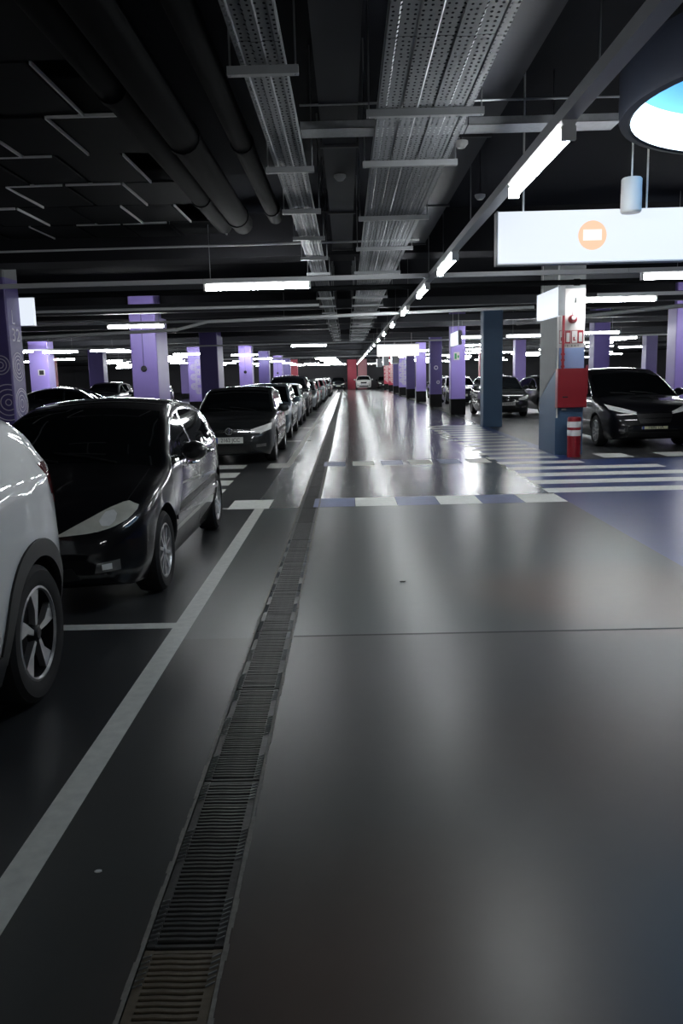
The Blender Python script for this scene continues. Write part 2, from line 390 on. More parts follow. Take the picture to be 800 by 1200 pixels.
for i, (y, dp, mt) in enumerate(((23.8, 1.5, PURP_LIT), (35, 1.6, PURP_SHADE), (47.6, .8, PURP_LIT), (58.2, .8, PURP_SHADE), (70, .8, PURP_LIT), (80, .8, PURP_SHADE), (92, .8, REDP))):
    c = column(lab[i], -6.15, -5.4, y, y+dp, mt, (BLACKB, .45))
    if i in (0, 2, 4): cable_drop(c, -.02, -dp/2, 3.5, 2.0)
bgl = [(-13.9, 36.4, PURP_LIT, 'lit purple column far left beside the ring patterned column'), (-14.6, 47, PURP_SHADE, 'shaded purple column far left behind the parked car roofs'), (-8.4, 44, PURP_LIT, 'patterned lilac column left of the shaded purple one'), (-14, 70, PURP_LIT, 'small lilac column deep in the left hall'), (-22, 36.4, PURP_SHADE, 'shaded purple column at the left edge of the hall'), (-22, 60, REDP, 'small red column deep in the left hall')]
for x, y, mt, l in bgl:
    c = column(l, x, x+.85, y, y+.8, mt, (BLACKB, .45))
    if l.startswith('patterned'):
        m = MB()
        for k in range(7): rings(m, ((-1)**k*.12, 0, 1.0+.25*k), (.05, .10, .15), -.402, 'y', .02, seg=20)
        m.build('ring_pattern', WHITEC, c, recalc=False)
    if l.startswith('lit'):
        MB().box(-.05, .25, -.412, -.402, 1.95, 2.2).build('wall_notice', WHITEC, c); MB().box(.0, .2, -.416, -.412, 1.98, 2.17).build('notice_mark', INK, c)
# right row
labr = ['plain blue column between the zebra stripes and the dark parked car', 'bright purple column with black base and a green notice', 'shaded purple column with black base, third in the right row', 'pale lilac column with black base, fourth in the right row', 'shaded purple column with black base, fifth in the right row', 'white patterned lilac column with black base, sixth in the right row', 'shaded purple column, seventh in the right row', 'red patterned column nearer of two along the right row', 'red patterned column farther of two along the right row']
for i, (y, mt) in enumerate(((24.7, BLUEP), (32.4, PURP_LIT), (40.4, PURP_SHADE), (48.4, PURP_LIT), (56.4, PURP_SHADE), (64.4, PURP_LIT), (72.4, PURP_SHADE), (80.4, REDP), (90, REDP))):
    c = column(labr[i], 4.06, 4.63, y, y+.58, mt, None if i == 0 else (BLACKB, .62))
    if i in (5, 7, 8):
        m = MB()
        for k in range(9): rings(m, ((-1)**k*.10, 0, .95+.2*k), (.04, .09, .14), -.292, 'y', .025, seg=16)
        m.build('ring_pattern', WHITEC, c, recalc=False)
    if i == 1:
        n = MB().box(-.17, .05, -.305, -.291, 2.12, 2.42).build('wall_notice', WHITEC, c)
        MB().box(-.14, -.06, -.309, -.305, 2.16, 2.37).build('notice_mark', GRN, n); MB().box(-.03, .03, -.309, -.305, 2.2, 2.3).build('notice_mark', GRN, n)
    if i == 2:
        MB().ring((0, 0, 1.9), .06, .10, -.292, 'y').ring((.1, 0, 1.2), .05, .08, -.292, 'y').build('ring_pattern', PATT, c, recalc=False)
bgr = [(9.6, 24.4, PURP_LIT, 'lit purple column right of the black people carrier'), (9.6, 32.4, PURP_SHADE, 'shaded purple column above the black people carrier roof'), (9.8, 40.4, PURP_SHADE, 'shaded purple column seen between the blue columns'), (9.8, 48.4, PURP_LIT, 'pale lilac column seen between the blue columns'), (9.6, 60, REDP, 'small red column deep in the right hall'), (16.5, 32.4, PURP_LIT, 'lilac column at the right edge of the hall'), (16.5, 46, PURP_SHADE, 'shaded purple column deep in the right hall behind the people carrier'), (23, 58, PURP_LIT, 'far lilac column in the right hall')]
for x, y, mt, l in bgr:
    c = column(l, x, x+.62, y, y+.7, mt, (BLACKB, .5))
    if l.startswith('lit'): cable_drop(c, .03, -.35, 3.4, 1.95)
# far end wall piers
for i, (x, l) in enumerate(((.1, 'red pier on the far end wall left of centre'), (1.35, 'pale pink pier on the far end wall behind a white van'))):
    o = MB().box(x, x+1.1, 100, 100.6, 0, ZC).build('pier', REDP if i == 0 else mat('pink_paint', (.55, .25, .28), .5)); tag(o, l, 'pier')

# column with the fire hose cabinet
c2 = thing('column', 'blue column with white top carrying the red fire cabinet', 'column', (4.29, 16.0, 0))
A = .265; Dp = 1.35; ZS = 1.60
MB().box(-A, A, 0, Dp, 0, ZC).build('shaft', BLUEP, c2)
MB().box(-A, A, -.004, .0, 2.05, 3.15).build('white_panel', WHITEC, c2)
MB().box(-A+.05, A, -.004, .0, 1.55, 2.05).build('light_blue_panel', LBLUEP, c2)
MB().box(-A, A, -.006, .0, 3.15, ZC).build('grey_capital', GREYP, c2)
MB().prism([(0, 1.65), (Dp-.02, 1.05), (Dp, ZC), (0, ZC)], 'x', -A-.004, -A).build('grey_side_panel', GREYP, c2)
MB().tube([(-A+.02, -.03, ZC), (-A+.02, -.03, .72)], .018, 8).build('conduit', WHITEP, c2, True)
tag(c2, None)
fc = thing('fire_hose_cabinet', 'red metal fire hose cabinet mounted on the blue column', 'cabinet', (4.27, 15.81, .92))
MB().box(-.26, .30, .0, .165, 0, .74).build('cabinet_body', REDM, fc)
d = MB().box(-.25, .29, -.022, -.001, .012, .728).build('door', REDM, fc)
MB().box(-.17, -.07, -.036, -.022, .19, .215).build('handle', TRIM, d)
MB().box(.302, .312, -.012, .12, .25, .80).build('hinge_edge', REDM, fc)
MB().box(-.15, -.08, .02, .12, -.05, -.02).build('drain_stub', GALVD, fc)
rp = MB().tube([(4.13, 15.93, 1.65), (4.13, 15.93, 1.9), (4.13, 15.93, 3.1), (4.13, 16.0, 3.16)], .026, 10)
for z in (1.70, 1.82, 1.93): rp.tube([(4.13, 15.93, z-.018), (4.13, 15.93, z+.018)], .04, 10)
tag(rp.build('fire_pipe', REDM, None, True), 'red water pipe rising from the fire cabinet', 'pipe')
for x, l in ((4.175, 'fire sign nearest the red pipe on the white column panel'), (4.41, 'fire sign farther from the red pipe on the white column panel')):
    t = thing('fire_sign', l, 'sign', (x, 15.985, 2.13), 0, 'fire signs on the column')
    MB().box(-.11, .11, -.006, .008, 0, .245).build('sign_plate', REDM, t)
    MB().box(-.10, .0, -.010, -.006, .01, .235).build('white_field', WHITEC, t)
    m = MB().box(.03, .09, -.010, -.006, .03, .20).tube([(-.04, -.009, .07), (-.03, -.009, .16)], .02, 6); m.build('pictogram', WHITEC, t)
    MB().box(-.08, -.03, -.014, -.010, .05, .12).build('pictogram', REDM, t)
text_obj('sign_caption', 'B I E . E X T', .05, INK, c2, (0, -.006, 2.085), (PI/2, 0, 0), 1.3)
al = thing('alarm_sounder', 'red round alarm sounder hanging on the white column top', 'alarm', (4.31, 15.97, 2.58))
MB().lathe([(0, -.09), (.05, -.088), (.075, -.06), (.08, -.01), (.08, .02), (0, .02)], 'y', 20).build('sounder_body', REDM, al, True)
MB().lathe([(0, -.10), (.03, -.10), (.045, -.085)], 'y', 14, (0, 0, .02)).build('sounder_grille', WHITEP, al, True)
MB().tube([(0, .0, .07), (0, .0, .40)], .006, 6).build('cable', DARKM, al)
bo = thing('bollard', 'red bollard with two white reflective bands before the blue column', 'bollard', (4.285, 15.60, 0))
MB().lathe([(0, 0), (.125, 0), (.125, .72), (.118, .75), (0, .76)], 'z', 24).build('post', REDM, bo, True)
for z in (.40, .56): MB().lathe([(.1255, z), (.129, z+.01), (.129, z+.10), (.1255, z+.11)], 'z', 24).build('reflective_band', REFL, bo, True)

# ------------------------------------------------------------------ lighting
tube_me = MB().tube([(-.73, 0, 0), (.73, 0, 0)], .036, 12).mesh('tube', TUBEM)
hb = MB().prism([(-.03, .034), (.03, .034), (.045, .065), (-.045, .065)], 'x', -.76, .76).box(-.76, -.73, -.038, .038, -.038, .034).box(.73, .76, -.038, .038, -.038, .034)
house_me = hb.mesh('housing', WHITEP)
rod_me = MB().tube([(0, 0, .06), (0, 0, ZC-2.9)], .005, 6).mesh('hanger_rod', GALVD)
def lamp(x, y, z, rz, label, group, rods=True):
    t = thing('tube_light', label, 'light', (x, y, z), rz, group)
    link('housing', house_me, t); link('tube', tube_me, t)
    if rods:
        for q in (-.5, .5): link('hanger_rod', rod_me, t).location = (q, 0, 0)
    return t
ZL = 2.9
def px_words(x): return x
# the line of lights along the aisle
ys = [5.48, 10.2, 13.35, 17.35, 21.8, 26.6, 31.2, 36, 40.5, 45, 49.5, 54, 58, 62, 66, 70, 74, 78, 82, 86, 90, 94]
first = ['nearest fluorescent tube of the aisle light line, above the big white sign', 'second fluorescent tube of the aisle light line, at the sign left edge', 'third fluorescent tube of the aisle light line', 'fourth fluorescent tube of the aisle light line', 'fifth fluorescent tube of the aisle light line', 'sixth fluorescent tube of the aisle light line']
for i, y in enumerate(ys):
    lamp(1.235, y, ZL, PI/2, first[i] if i < 6 else 'distant fluorescent tube in the receding aisle light line', 'aisle light line', False)
lamp(1.235, -5.0, ZL, PI/2, 'added fill tube in line with the aisle lights, unseen behind the viewer', 'aisle light line', False)  # added out of view as fill for the near floor
for x in (-5.6, -1.24, 4.9): lamp(x, -4.0, ZL, 0, 'added fill tube of a cross row, unseen behind the viewer', 'added fill tubes behind')  # unseen row added to brighten the near floor and car fronts
def trunking(label, p0, p1, z, wd=.075, h=.06, m=TRUNK, rods=()):
    t = thing('light_trunking', label, 'trunking', (p0[0], p0[1], z))
    d = Vector((p1[0]-p0[0], p1[1]-p0[1], 0)); Lg = d.length; t.rotation_euler = (0, 0, math.atan2(d.y, d.x))
    n = max(1, round(Lg/6.))
    for k in range(n): MB().box(Lg*k/n+.004, Lg*(k+1)/n-.004, -wd/2, wd/2, 0, h).build('rail_section', m, t)
    for r in rods: MB().tube([(r, 0, h), (r, 0, ZC-z)], .005, 6).build('hanger_rod', GALVD, t)
    return t
trunking('long light trunking running down the aisle over the tubes', (1.235, -6), (1.235, 98), ZL+.066, .085, .07, rods=np.arange(2, 100, 4.1))
rows = {12.0: [-1.24, 5.2+.0, -9.5, 13], 35.0: [-1.55, -10.0, -12.0, 11.4], 60.5: [-1.5, 13.5], 46.8: [-5.7, -9.5, 14.2, -16], 68.3: [-5.8, -1.4, 9, 15], 17.0: [], 78: [-1.3, -5.8, -12, 8, 14, 20], 88: [-5.5, -1.2, 5, 10, -14], 95: [-5.5, -2.6, -.8, 3.2, 6, 12]}
rows[12.0] = [-1.24, 4.95, -13.5]
spec_lab = {(12.0, -1.24): 'fluorescent tube across the ceiling left of the right cable tray', (12.0, 4.95): 'fluorescent tube at the right edge below the big white sign', (35.0, -1.55): 'fluorescent tube across the far aisle above the pale silver hatchback'}
for y, xs in rows.items():
    for x in xs:
        lamp(x, y, ZL, 0, spec_lab.get((y, x), 'distant fluorescent tube across the left hall' if x < 0 else 'distant fluorescent tube across the right hall'), 'cross tubes left' if x < 0 else 'cross tubes right', y not in (12.0, 19.95, 35.0, 60.5))
trunking('pale light trunking crossing the aisle just below the big sign', (-14, 12.0), (16, 12.0), ZL+.066, rods=np.arange(2.2, 30, 3.3))
trunking('pale light trunking in front of the lit purple column', (-16, 22.0), (-.2, 22.0), 3.03+.066, rods=np.arange(1.2, 15, 3.3))
trunking('distant light trunking crossing the aisle over the parked cars', (-16, 35), (16, 35), ZL+.066)
trunking('faint light trunking crossing the far aisle', (-16, 60.5), (18, 60.5), ZL+.066)
lamp(-5.5, 22.0, 3.03, 0, 'fluorescent tube in front of the lit purple column', 'cross tubes left', False)
# right hall tubes
rt_l = [(5.05, 15.75, 'bright fluorescent tube in front of the white column top'), (4.75, 30.6, 'fluorescent tube before the bright purple column'), (8.9, 29.6, 'fluorescent tube above the people carrier, left one'), (11.5, 36.6, 'fluorescent tube above the people carrier, middle one')]
for x, y, l in rt_l: lamp(x, y, ZL, 0, l, 'tubes in the right hall', y != 15.75)
trunking('pale light trunking above the white column top', (4.7, 15.75), (14, 15.75), ZL+.066)
for k, (x, y) in enumerate(((6.0, 39.8), (13.6, 29.5), (6.6, 30.6), (9.9, 22.6), (14.2, 47), (12, 40), (7.4, 46.6), (4.5, 46.9), (13, 62), (15, 64), (17, 50), (19, 41), (8, 54), (11, 56), (4.5, 61.8), (7, 61.8), (18, 72), (10, 72), (22, 55), (24, 46), (16, 24), (20, 31), (6.6, 70), (4.4, 78.6), (4.4, 87), (21, 80), (27, 66), (5.5, 56.5), (9, 65), (12.5, 51), (15.5, 57), (19, 62), (11, 80), (14, 86), (17, 92), (7.5, 83), (9, 93), (23, 72), (6, 75), (13, 74), (25, 85), (18.5, 36), (22.5, 39), (26, 52))):
    lamp(x, y, ZL, 0, 'distant fluorescent tube deep in the right hall', 'far tubes right')
for k, (x, y) in enumerate(((-12.2, 35.6), (-13.6, 34.2), (-19, 50), (-9.7, 36.4), (-8.6, 47.6), (-8.1, 42.6), (-16.5, 60), (-12, 58), (-10, 70), (-20, 75), (-24, 60), (-5.8, 57), (-5.7, 81), (-14, 86), (-9, 90), (-21, 34), (-26, 45), (-11, 52), (-15, 53), (-8, 64), (-13, 65), (-18, 68), (-22, 82), (-8, 76), (-3.5, 84), (-3.5, 92))):
    lamp(x, y, ZL, 0, 'distant fluorescent tube deep in the left hall', 'far tubes left')

# ------------------------------------------------------------------ illuminated signs
sg = thing('hanging_sign', 'large white illuminated sign with an orange round emblem', 'sign', (2.02, 7.0, 2.5))
MB().box(-.765, .765, -.055, .055, 0, .405).build('light_box', SIGNM, sg)
for x in (-.775, .765): MB().box(x, x+.01, -.06, .06, -.006, .41).build('end_cap', TRUNK, sg)
MB().box(-.775, .775, -.06, .06, -.012, -.001).build('bottom_rail', TRUNK, sg)
em = MB(); em.prism([(.115*math.cos(2*PI*k/40), .205+.115*math.sin(2*PI*k/40)) for k in range(40)], 'y', -.058, -.056); eo = em.build('emblem', SIGNO, sg)
MB().box(-.075, .075, -.061, -.0585, .165, .25).build('emblem_bar', SIGNW, eo)
for x in (-.55, .45): MB().tube([(x, 0, .41), (x, 0, ZC-2.5)], .008, 8).build('hanger_rod', WHITEP, sg)
sg.rotation_euler = (0, 0, 0)
def box_sign(label, x, y0, y1, z0, z1, th=.10):
    t = thing('aisle_sign', label, 'sign', (x, (y0+y1)/2, z0)); h = (y1-y0)/2
    MB().box(-th/2, th/2, -h, h, 0, z1-z0).build('light_box', SIGNM, t)
    for q in (-h-.03, h): MB().box(-th/2-.006, th/2+.006, q, q+.03, -.01, z1-z0+.01).build('end_cap', GALVD, t)
    for q in (-h*.7, h*.7): MB().tube([(0, q, z1-z0), (0, q, ZC-z0)], .007, 6).build('hanger_rod', WHITEP, t)
    return t
box_sign('white illuminated box sign along the aisle beside the blue column', 3.68, 14.35, 15.95, 2.56, 3.03)
box_sign('small white illuminated box sign above the bright purple column', 3.62, 26.6, 28.6, 2.52, 2.95)
for k, (x, y) in enumerate(((3.4, 44), (3.3, 52), (3.2, 60))): box_sign(['tiny hanging box sign down the aisle, nearest of three', 'tiny hanging box sign down the aisle, middle of three', 'tiny hanging box sign down the aisle, farthest of three'][k], x-.8, y, y+1.5, 2.2, 2.75, .35)
t = thing('hanging_sign', 'white illuminated sign hanging across the far aisle', 'sign', (2.3, 37, 2.42))
MB().box(-.93, .93, -.05, .05, 0, .5).build('light_box', SIGNW, t); MB().box(-.95, .95, -.06, .06, .5, .53).build('top_rail', TRUNK, t)
for x in (-.6, .6): MB().tube([(x, 0, .5), (x, 0, ZC-2.42)], .008, 6).build('hanger_rod', WHITEP, t)
t = thing('wall_sign', 'bluish illuminated sign on the ring patterned column', 'sign', (-5.32, 14.02, 2.58))
MB().box(-.30, .13, -.05, .05, 0, .45).build('light_box', SIGNM, t); MB().box(-.31, .14, -.055, .055, -.01, 0).box(-.31, .14, -.055, .055, .45, .46).build('frame', TRUNK, t)

# round light well in the ceiling, right
lw = thing('light_well', 'round light well glowing white and blue at the upper right', 'light well', (3.21, 5.66, 3.3))
R = 1.27
MB().lathe([(R, .0), (R, .27)], 'z', 56).build('inner_wall', GLOWW, lw, True, recalc=False)
MB().lathe([(0, .27), (R, .27)], 'z', 56).build('top_disc', GLOWB, lw, False, recalc=False)
MB().lathe([(R, 0), (R+.02, -.012), (R+.07, -.005), (R+.08, .02), (R+.08, .34), (0, .34)], 'z', 56).build('collar', WELLC, lw, True, recalc=False)
for a in (.7, 2.4, 4.1, 5.6): MB().tube([(R*math.cos(a)*.9, R*math.sin(a)*.9, .34), (R*math.cos(a)*.9, R*math.sin(a)*.9, ZC-3.3)], .008, 6).build('hanger_rod', GALVD, lw)
sp = thing('pendant_speaker', 'white cylindrical pendant hanging in front of the big sign', 'pendant', (2.26, 6.75, 2.835))
MB().lathe([(0, 0), (.07, 0), (.08, .012), (.08, .15), (.079, .152), (.079, .25), (.07, .262), (0, .265)], 'z', 28).build('cylinder', WHITEP, sp, True)
MB().tube([(0, 0, .26), (0, 0, ZC-2.835)], .007, 8).build('rod', WHITEP, sp)

# ------------------------------------------------------------------ cable trays and services under the ceiling
def tray_mat():
    m = mat('perforated_tray', (.22, .23, .245), .55, .5, var=.25, scale=25); nt = m.node_tree; N = nt.nodes; Lk = nt.links.new
    out = next(n for n in N if n.type == 'OUTPUT_MATERIAL'); b = N['Principled BSDF']
    tc = N.new('ShaderNodeTexCoord'); mp = N.new('ShaderNodeMapping'); Lk(tc.outputs['Object'], mp.inputs[0])
    mp.inputs['Scale'].default_value = (1/.034, 1/.05, 0)
    vo = N.new('ShaderNodeTexVoronoi'); vo.voronoi_dimensions = '2D'; vo.inputs['Scale'].default_value = 1; vo.inputs['Randomness'].default_value = .25; Lk(mp.outputs[0], vo.inputs['Vector'])
    lt = N.new('ShaderNodeMath'); lt.operation = 'LESS_THAN'; lt.inputs[1].default_value = .2; Lk(vo.outputs['Distance'], lt.inputs[0])
    tr = N.new('ShaderNodeBsdfTransparent'); mx = N.new('ShaderNodeMixShader'); Lk(lt.outputs[0], mx.inputs[0]); Lk(b.outputs[0], mx.inputs[1]); Lk(tr.outputs[0], mx.inputs[2]); Lk(mx.outputs[0], out.inputs[0])
    return m
TRAYM = tray_mat()
def tray(label, x0, x1, z, y0, y1, ribs, brk, seclen=3.):
    t = thing('cable_tray', label, 'cable tray', ((x0+x1)/2, y0, z)); hw = (x1-x0)/2
    prof = [(-hw, .06), (-hw, 0)]
    for k in range(ribs):
        c = -hw+2*hw*(k+.5)/ribs; wd = hw/ribs*.45
        prof += [(c-wd-.008, 0), (c-wd, .006), (c+wd, .006), (c+wd+.008, 0)]
    prof += [(hw, 0), (hw, .06)]
    y = 0
    while y < y1-y0-.01:
        L = min(seclen, y1-y0-y); m = MB(); n = 0
        for a, b in zip(prof[:-1], prof[1:]): m.quad((a[0], y, a[1]), (b[0], y, b[1]), (b[0], y+L-.006, b[1]), (a[0], y+L-.006, a[1]))
        m.build('tray_section', TRAYM, t, recalc=False); 
        mm = MB().box(-hw-.003, -hw+.004, y, y+L-.006, .055, .062).box(hw-.004, hw+.003, y, y+L-.006, .055, .062); mm.build('tray_lip', GALV, t)
        y += L
    for yb in brk:
        q = MB().box(-hw-.07, hw+.07, yb-y0-.021, yb-y0+.021, -.045, -.003).build('bracket', GALVD, t)
        for sx in (-1, 1): MB().tube([(sx*(hw+.055), yb-y0, -.05), (sx*(hw+.055), yb-y0, ZC-z)], .006, 6).build('threaded_rod', GALVD, q)
    return t
tray('wide perforated cable tray above the middle of the aisle', .225, .79, 3.2, 1.2, 40, 3, [3.0, 5.25, 6.45, 8.6, 10.6, 13, 15, 17, 19, 21, 23, 25, 27, 29, 31, 33, 35, 37, 39])
tray('narrow perforated cable tray left of the wide one', -.505, -.28, 3.2, 1.2, 40, 2, [2.6, 4.5, 6.55, 8.15, 9.7, 11.3, 13, 15, 17, 19, 21, 23, 25, 27, 29, 31, 33, 35, 37])
# cross tray
t = thing('cable_tray', 'cable tray crossing from the narrow tray to the light well', 'cable tray', (-.28, 6.0, 3.31))
for a, b in ((0, 1.15), (1.16, 2.2)):
    MB().box(a, b, 0, .22, 0, .004).box(a, b, 0, .004, 0, .05).box(a, b, .216, .22, 0, .05).build('tray_section', GALV, t)
MB().tube([(0, -.05, .14), (2.2, -.05, .14)], .008, 6).build('conduit', GALV, t)
# pipes
def pipe(label, pts, r, m=BLACKPIPE, name='pipe', couplings=()):
    t = thing(name, label, 'pipe', pts[0]); p0 = Vector(pts[0])
    MB().tube([Vector(p)-p0 for p in pts], r, 16).build('pipe_run', m, t, True)
    d = (Vector(pts[1])-Vector(pts[0])); d.normalize()
    for c in couplings: MB().tube([d*c-d*.05, d*c+d*.05], r+.012, 16).build('coupling', GALVD if m is not BLACKPIPE else m, t, True)
    return t
pipe('thick dark pipe running along the ceiling, second left of the narrow tray', [(-1.27, 2, 3.55), (-1.27, 10.8, 3.55)], .13, couplings=(5.0, 8.3))
pipe('dark pipe running along the ceiling just left of the narrow tray', [(-.82, 2, 3.55), (-.82, 10.4, 3.55)], .085, couplings=(5.2, 7.9))
pipe('thick dark pipe running along the ceiling, third left of the narrow tray', [(-1.56, 2, 3.6), (-1.56, 11.2, 3.6)], .10, couplings=(4, 7.5))
pipe('pale pipe with a slight fall crossing the hall behind the first lights', [(-7.6, 18.3, 2.60), (-3.7, 18.3, 2.70), (-3.0, 18.3, 2.86), (4.1, 18.3, 3.0)], .035, TRUNK)
pipe('thin pale pipe crossing the ceiling above the first tubes', [(-5, 11.3, 3.36), (1.0, 11.3, 3.38)], .014, TRUNK)
pipe('pale pipe crossing the hall behind the fire cabinet column', [(5.0, 24.5, 3.0), (8.5, 20.2, 3.12)], .05, TRUNK)
pipe('sprinkler pipe crossing the aisle under the beam', [(-14, 14.6, 3.12), (14, 14.6, 3.12)], .045, BLACKPIPE, couplings=(6, 12, 18, 24))
pipe('cable ladder rail crossing the left hall', [(-14, 16.2, 2.98), (-.5, 16.2, 2.98)], .028, TRUNK)
def duct(label, x0, x1, z0, z1, y0, y1):
    t = thing('air_duct', label, 'duct', ((x0+x1)/2, y0, z0)); h = (x1-x0)/2; n = max(1, int((y1-y0)/2.5))
    for k in range(n):
        a, b = (y1-y0)*k/n, (y1-y0)*(k+1)/n
        MB().box(-h, h, a+.01, b-.01, 0, z1-z0).build('duct_section', mat('duct_dark', (.028, .031, .042), .6, spec=.3), t)
        MB().box(-h-.02, h+.02, b-.02, b+.02, -.02, z1-z0).build('flange', DARKM, t)
duct('dark air duct along the ceiling right of the wide cable tray', .87, 1.18, 3.5, 3.95, 1.5, 12.4)
duct('dark air duct along the ceiling beyond the light well', 4.8, 5.8, 3.6, 3.95, 1.5, 11.4)
duct('dark air duct between the two cable trays', -.15, .12, 3.45, 3.9, 1.5, 12.4)
for y in (17.55, 21.2, 28.5, 31.8, 39.3, 42.6, 50.6, 55.2, 62.6, 67, 76, 86):
    o = MB().box(-30, 30, y, y+.35, 3.30+.05*(y % 3), 3.52+.05*(y % 3)).build('cross_duct', mat('duct_grey', (.05, .053, .062), .6)); tag(o, 'dull grey duct crossing the hall near the ceiling', 'duct', 'cross ducts')
for i, (x, y) in enumerate(((1.42, 8.9), (1.75, 7.2), (.95, 6.9), (-.02, 7.9))):
    t = thing('smoke_detector', ['small ceiling detector above the sign left edge', 'small ceiling detector above the nearest aisle tube', 'small ceiling detector right of the wide tray', 'small ceiling detector between the trays'][i], 'detector', (x, y, 3.44))
    MB().lathe([(0, -.05), (.03, -.05), (.055, -.02), (.055, .0), (0, .01)], 'z', 14).build('detector_head', WHITEP, t, True); MB().tube([(0, 0, 0), (0, 0, .61)], .006, 6).build('stem', DARKM, t)

# ------------------------------------------------------------------ cars (front at local y = 0, nose towards -y)
def curve(pts):
    xs = np.array([p[0] for p in pts], float); zs = np.array([p[1] for p in pts], float)
    h = np.diff(xs); d = np.diff(zs)/h; m = np.zeros_like(zs); m[0] = d[0]; m[-1] = d[-1]
    for i in range(1, len(xs)-1):
        if d[i-1]*d[i] > 0:
            w1 = 2*h[i]+h[i-1]; w2 = h[i]+2*h[i-1]; m[i] = (w1+w2)/(w1/d[i-1]+w2/d[i])
    def f(x):
        x = min(max(x, xs[0]), xs[-1]); i = min(max(int(np.searchsorted(xs, x))-1, 0), len(h)-1); t = (x-xs[i])/h[i]
        return float((2*t**3-3*t**2+1)*zs[i]+(t**3-2*t**2+t)*h[i]*m[i]+(-2*t**3+3*t**2)*zs[i+1]+(t**3-t**2)*h[i]*m[i+1])
    return f
class Car:
    def __init__(s, sp):
        s.sp = sp; s.top = curve(sp['top']); s.bot = curve(sp['bot']); s.wid = curve(sp['wid']); s.belt = curve(sp['belt']); s.L = sp['L']
        L = s.L
        u = np.concatenate([L*.09*(np.linspace(0, 1, 16)**1.9), np.linspace(L*.09, L*.91, 62)[1:-1], L-L*.09*(np.linspace(1, 0, 16)**1.9)])
        rows = []; KS, KC, KT = 20, 5, 9
        for y in u:
            zt, zb, wd, bl = s.top(y), s.bot(y), s.wid(y), s.belt(y)
            r = min(sp.get('rc', .085), .38*(zt-zb)); cr = min(sp.get('crown', .035), .2*(zt-zb))
            pts = [(0, zb), (wd*.45, zb), (s.side(zb, wd, bl, zb), zb)]
            zt2 = zt-cr
            for k in range(1, KS+1):
                z = zb+(zt2-r-zb)*k/KS; pts.append((s.side(z, wd, bl, zb), z))
            xe = pts[-1][0]
            for k in range(1, KC+1):
                a = PI/2*k/KC; pts.append((xe-r*(1-math.cos(a))*1.15, zt2-r+r*math.sin(a)))
            xe = pts[-1][0]
            for k in range(1, KT+1):
                q = 1-k/KT; pts.append((xe*q, zt2+cr*(1-q*q)))
            rows.append([(x, y+s.bow(x, y), z) for x, z in pts])
        n = len(rows[0]); V = []; F = []
        for rw in rows:
            V += rw; V += [(-p[0], p[1], p[2]) for p in rw[1:-1]][::-1]
        N = 2*n-2
        for i in range(len(rows)-1):
            for k in range(N):
                j = (k+1) % N; F.append((i*N+k, i*N+j, (i+1)*N+j, (i+1)*N+k))
        F.append(tuple(range(N))[::-1]); F.append(tuple((len(rows)-1)*N+k for k in range(N)))
        s.V, s.F = V, F
        bm = bmesh.new(); bv = [bm.verts.new(v) for v in V]
        for f in F: bm.faces.new([bv[i] for i in f])
        bmesh.ops.recalc_face_normals(bm, faces=bm.faces); s.bm = bm; s.bvh = BVHTree.FromBMesh(bm)
    def side(s, z, wd, bl, zb):
        hb = .10
        if z <= bl:
            t = (z-zb)/max(bl-zb, .05)
            p = .905+.095*math.sin(min(1, t/.42)*PI/2) if t < .42 else 1-.035*((t-.42)/.58)**2
            return wd*p
        e = z-bl; return wd*.965-.018*min(1, e/.03)-s.sp.get('tum', .36)*e
    def bow(s, x, y):
        h = s.sp['W']/2; q = (x/h)**2; f = max(0, 1-y/1.1); g = max(0, 1-(s.L-y)/1.0)
        return s.sp.get('bowf', .20)*q*f*f-s.sp.get('bowr', .13)*q*g*g
    def cast(s, view, p, sg=1):
        if view == 'side': o, d = Vector((sg*2, p[0], p[1])), Vector((-sg, 0, 0))
        elif view == 'front': o, d = Vector((p[0], -2, p[1])), Vector((0, 1, 0))
        elif view == 'rear': o, d = Vector((p[0], s.L+2, p[1])), Vector((0, -1, 0))
        else: o, d = Vector((p[0], p[1], 4)), Vector((0, 0, -1))
        h = s.bvh.ray_cast(o, d)
        if h[0] is None:
            q = {'side': Vector((sg*s.sp['W']/2, p[0], p[1])), 'front': Vector((p[0], .1, p[1])), 'rear': Vector((p[0], s.L-.1, p[1])), 'top': Vector((p[0], p[1], 1))}[view]
            h = s.bvh.find_nearest(q)
        return h[0], h[1]
    def patch(s, name, view, lo, hi, m, parent, sg=1, n=14, k=7, off=.004, depth=.012, smooth=True):
        """shell lying on the body between a lower and an upper polyline of the given view"""
        def res(pl):
            pl = [Vector((a, b)) for a, b in pl]; ls = [0]
            for a, b in zip(pl[:-1], pl[1:]): ls.append(ls[-1]+(b-a).length)
            out = []
            for i in range(n+1):
                t = ls[-1]*i/n; j = 0
                while j < len(ls)-2 and ls[j+1] < t: j += 1
                q = (t-ls[j])/max(ls[j+1]-ls[j], 1e-6); out.append(pl[j].lerp(pl[j+1], min(1, q)))
            return out
        A, B = res(lo), res(hi); top = []; und = []
        for j in range(k+1):
            for i in range(n+1):
                p, nn = s.cast(view, A[i].lerp(B[i], j/k), sg); top.append(p+nn*off); und.append(p-nn*depth)
        W = n+1; mb = MB(); mb.v = [tuple(p) for p in top+und]; T = len(top)
        for j in range(k):
            for i in range(n): mb.f.append((j*W+i, j*W+i+1, (j+1)*W+i+1, (j+1)*W+i)); mb.m.append(0)
        per = [i for i in range(W)]+[j*W+n for j in range(1, k+1)]+[k*W+i for i in range(n-1, -1, -1)]+[j*W for j in range(k-1, 0, -1)]
        for a, b in zip(per, per[1:]+per[:1]): mb.f.append((a, b, b+T, a+T)); mb.m.append(0)
        return mb.build(name, m, parent, smooth)
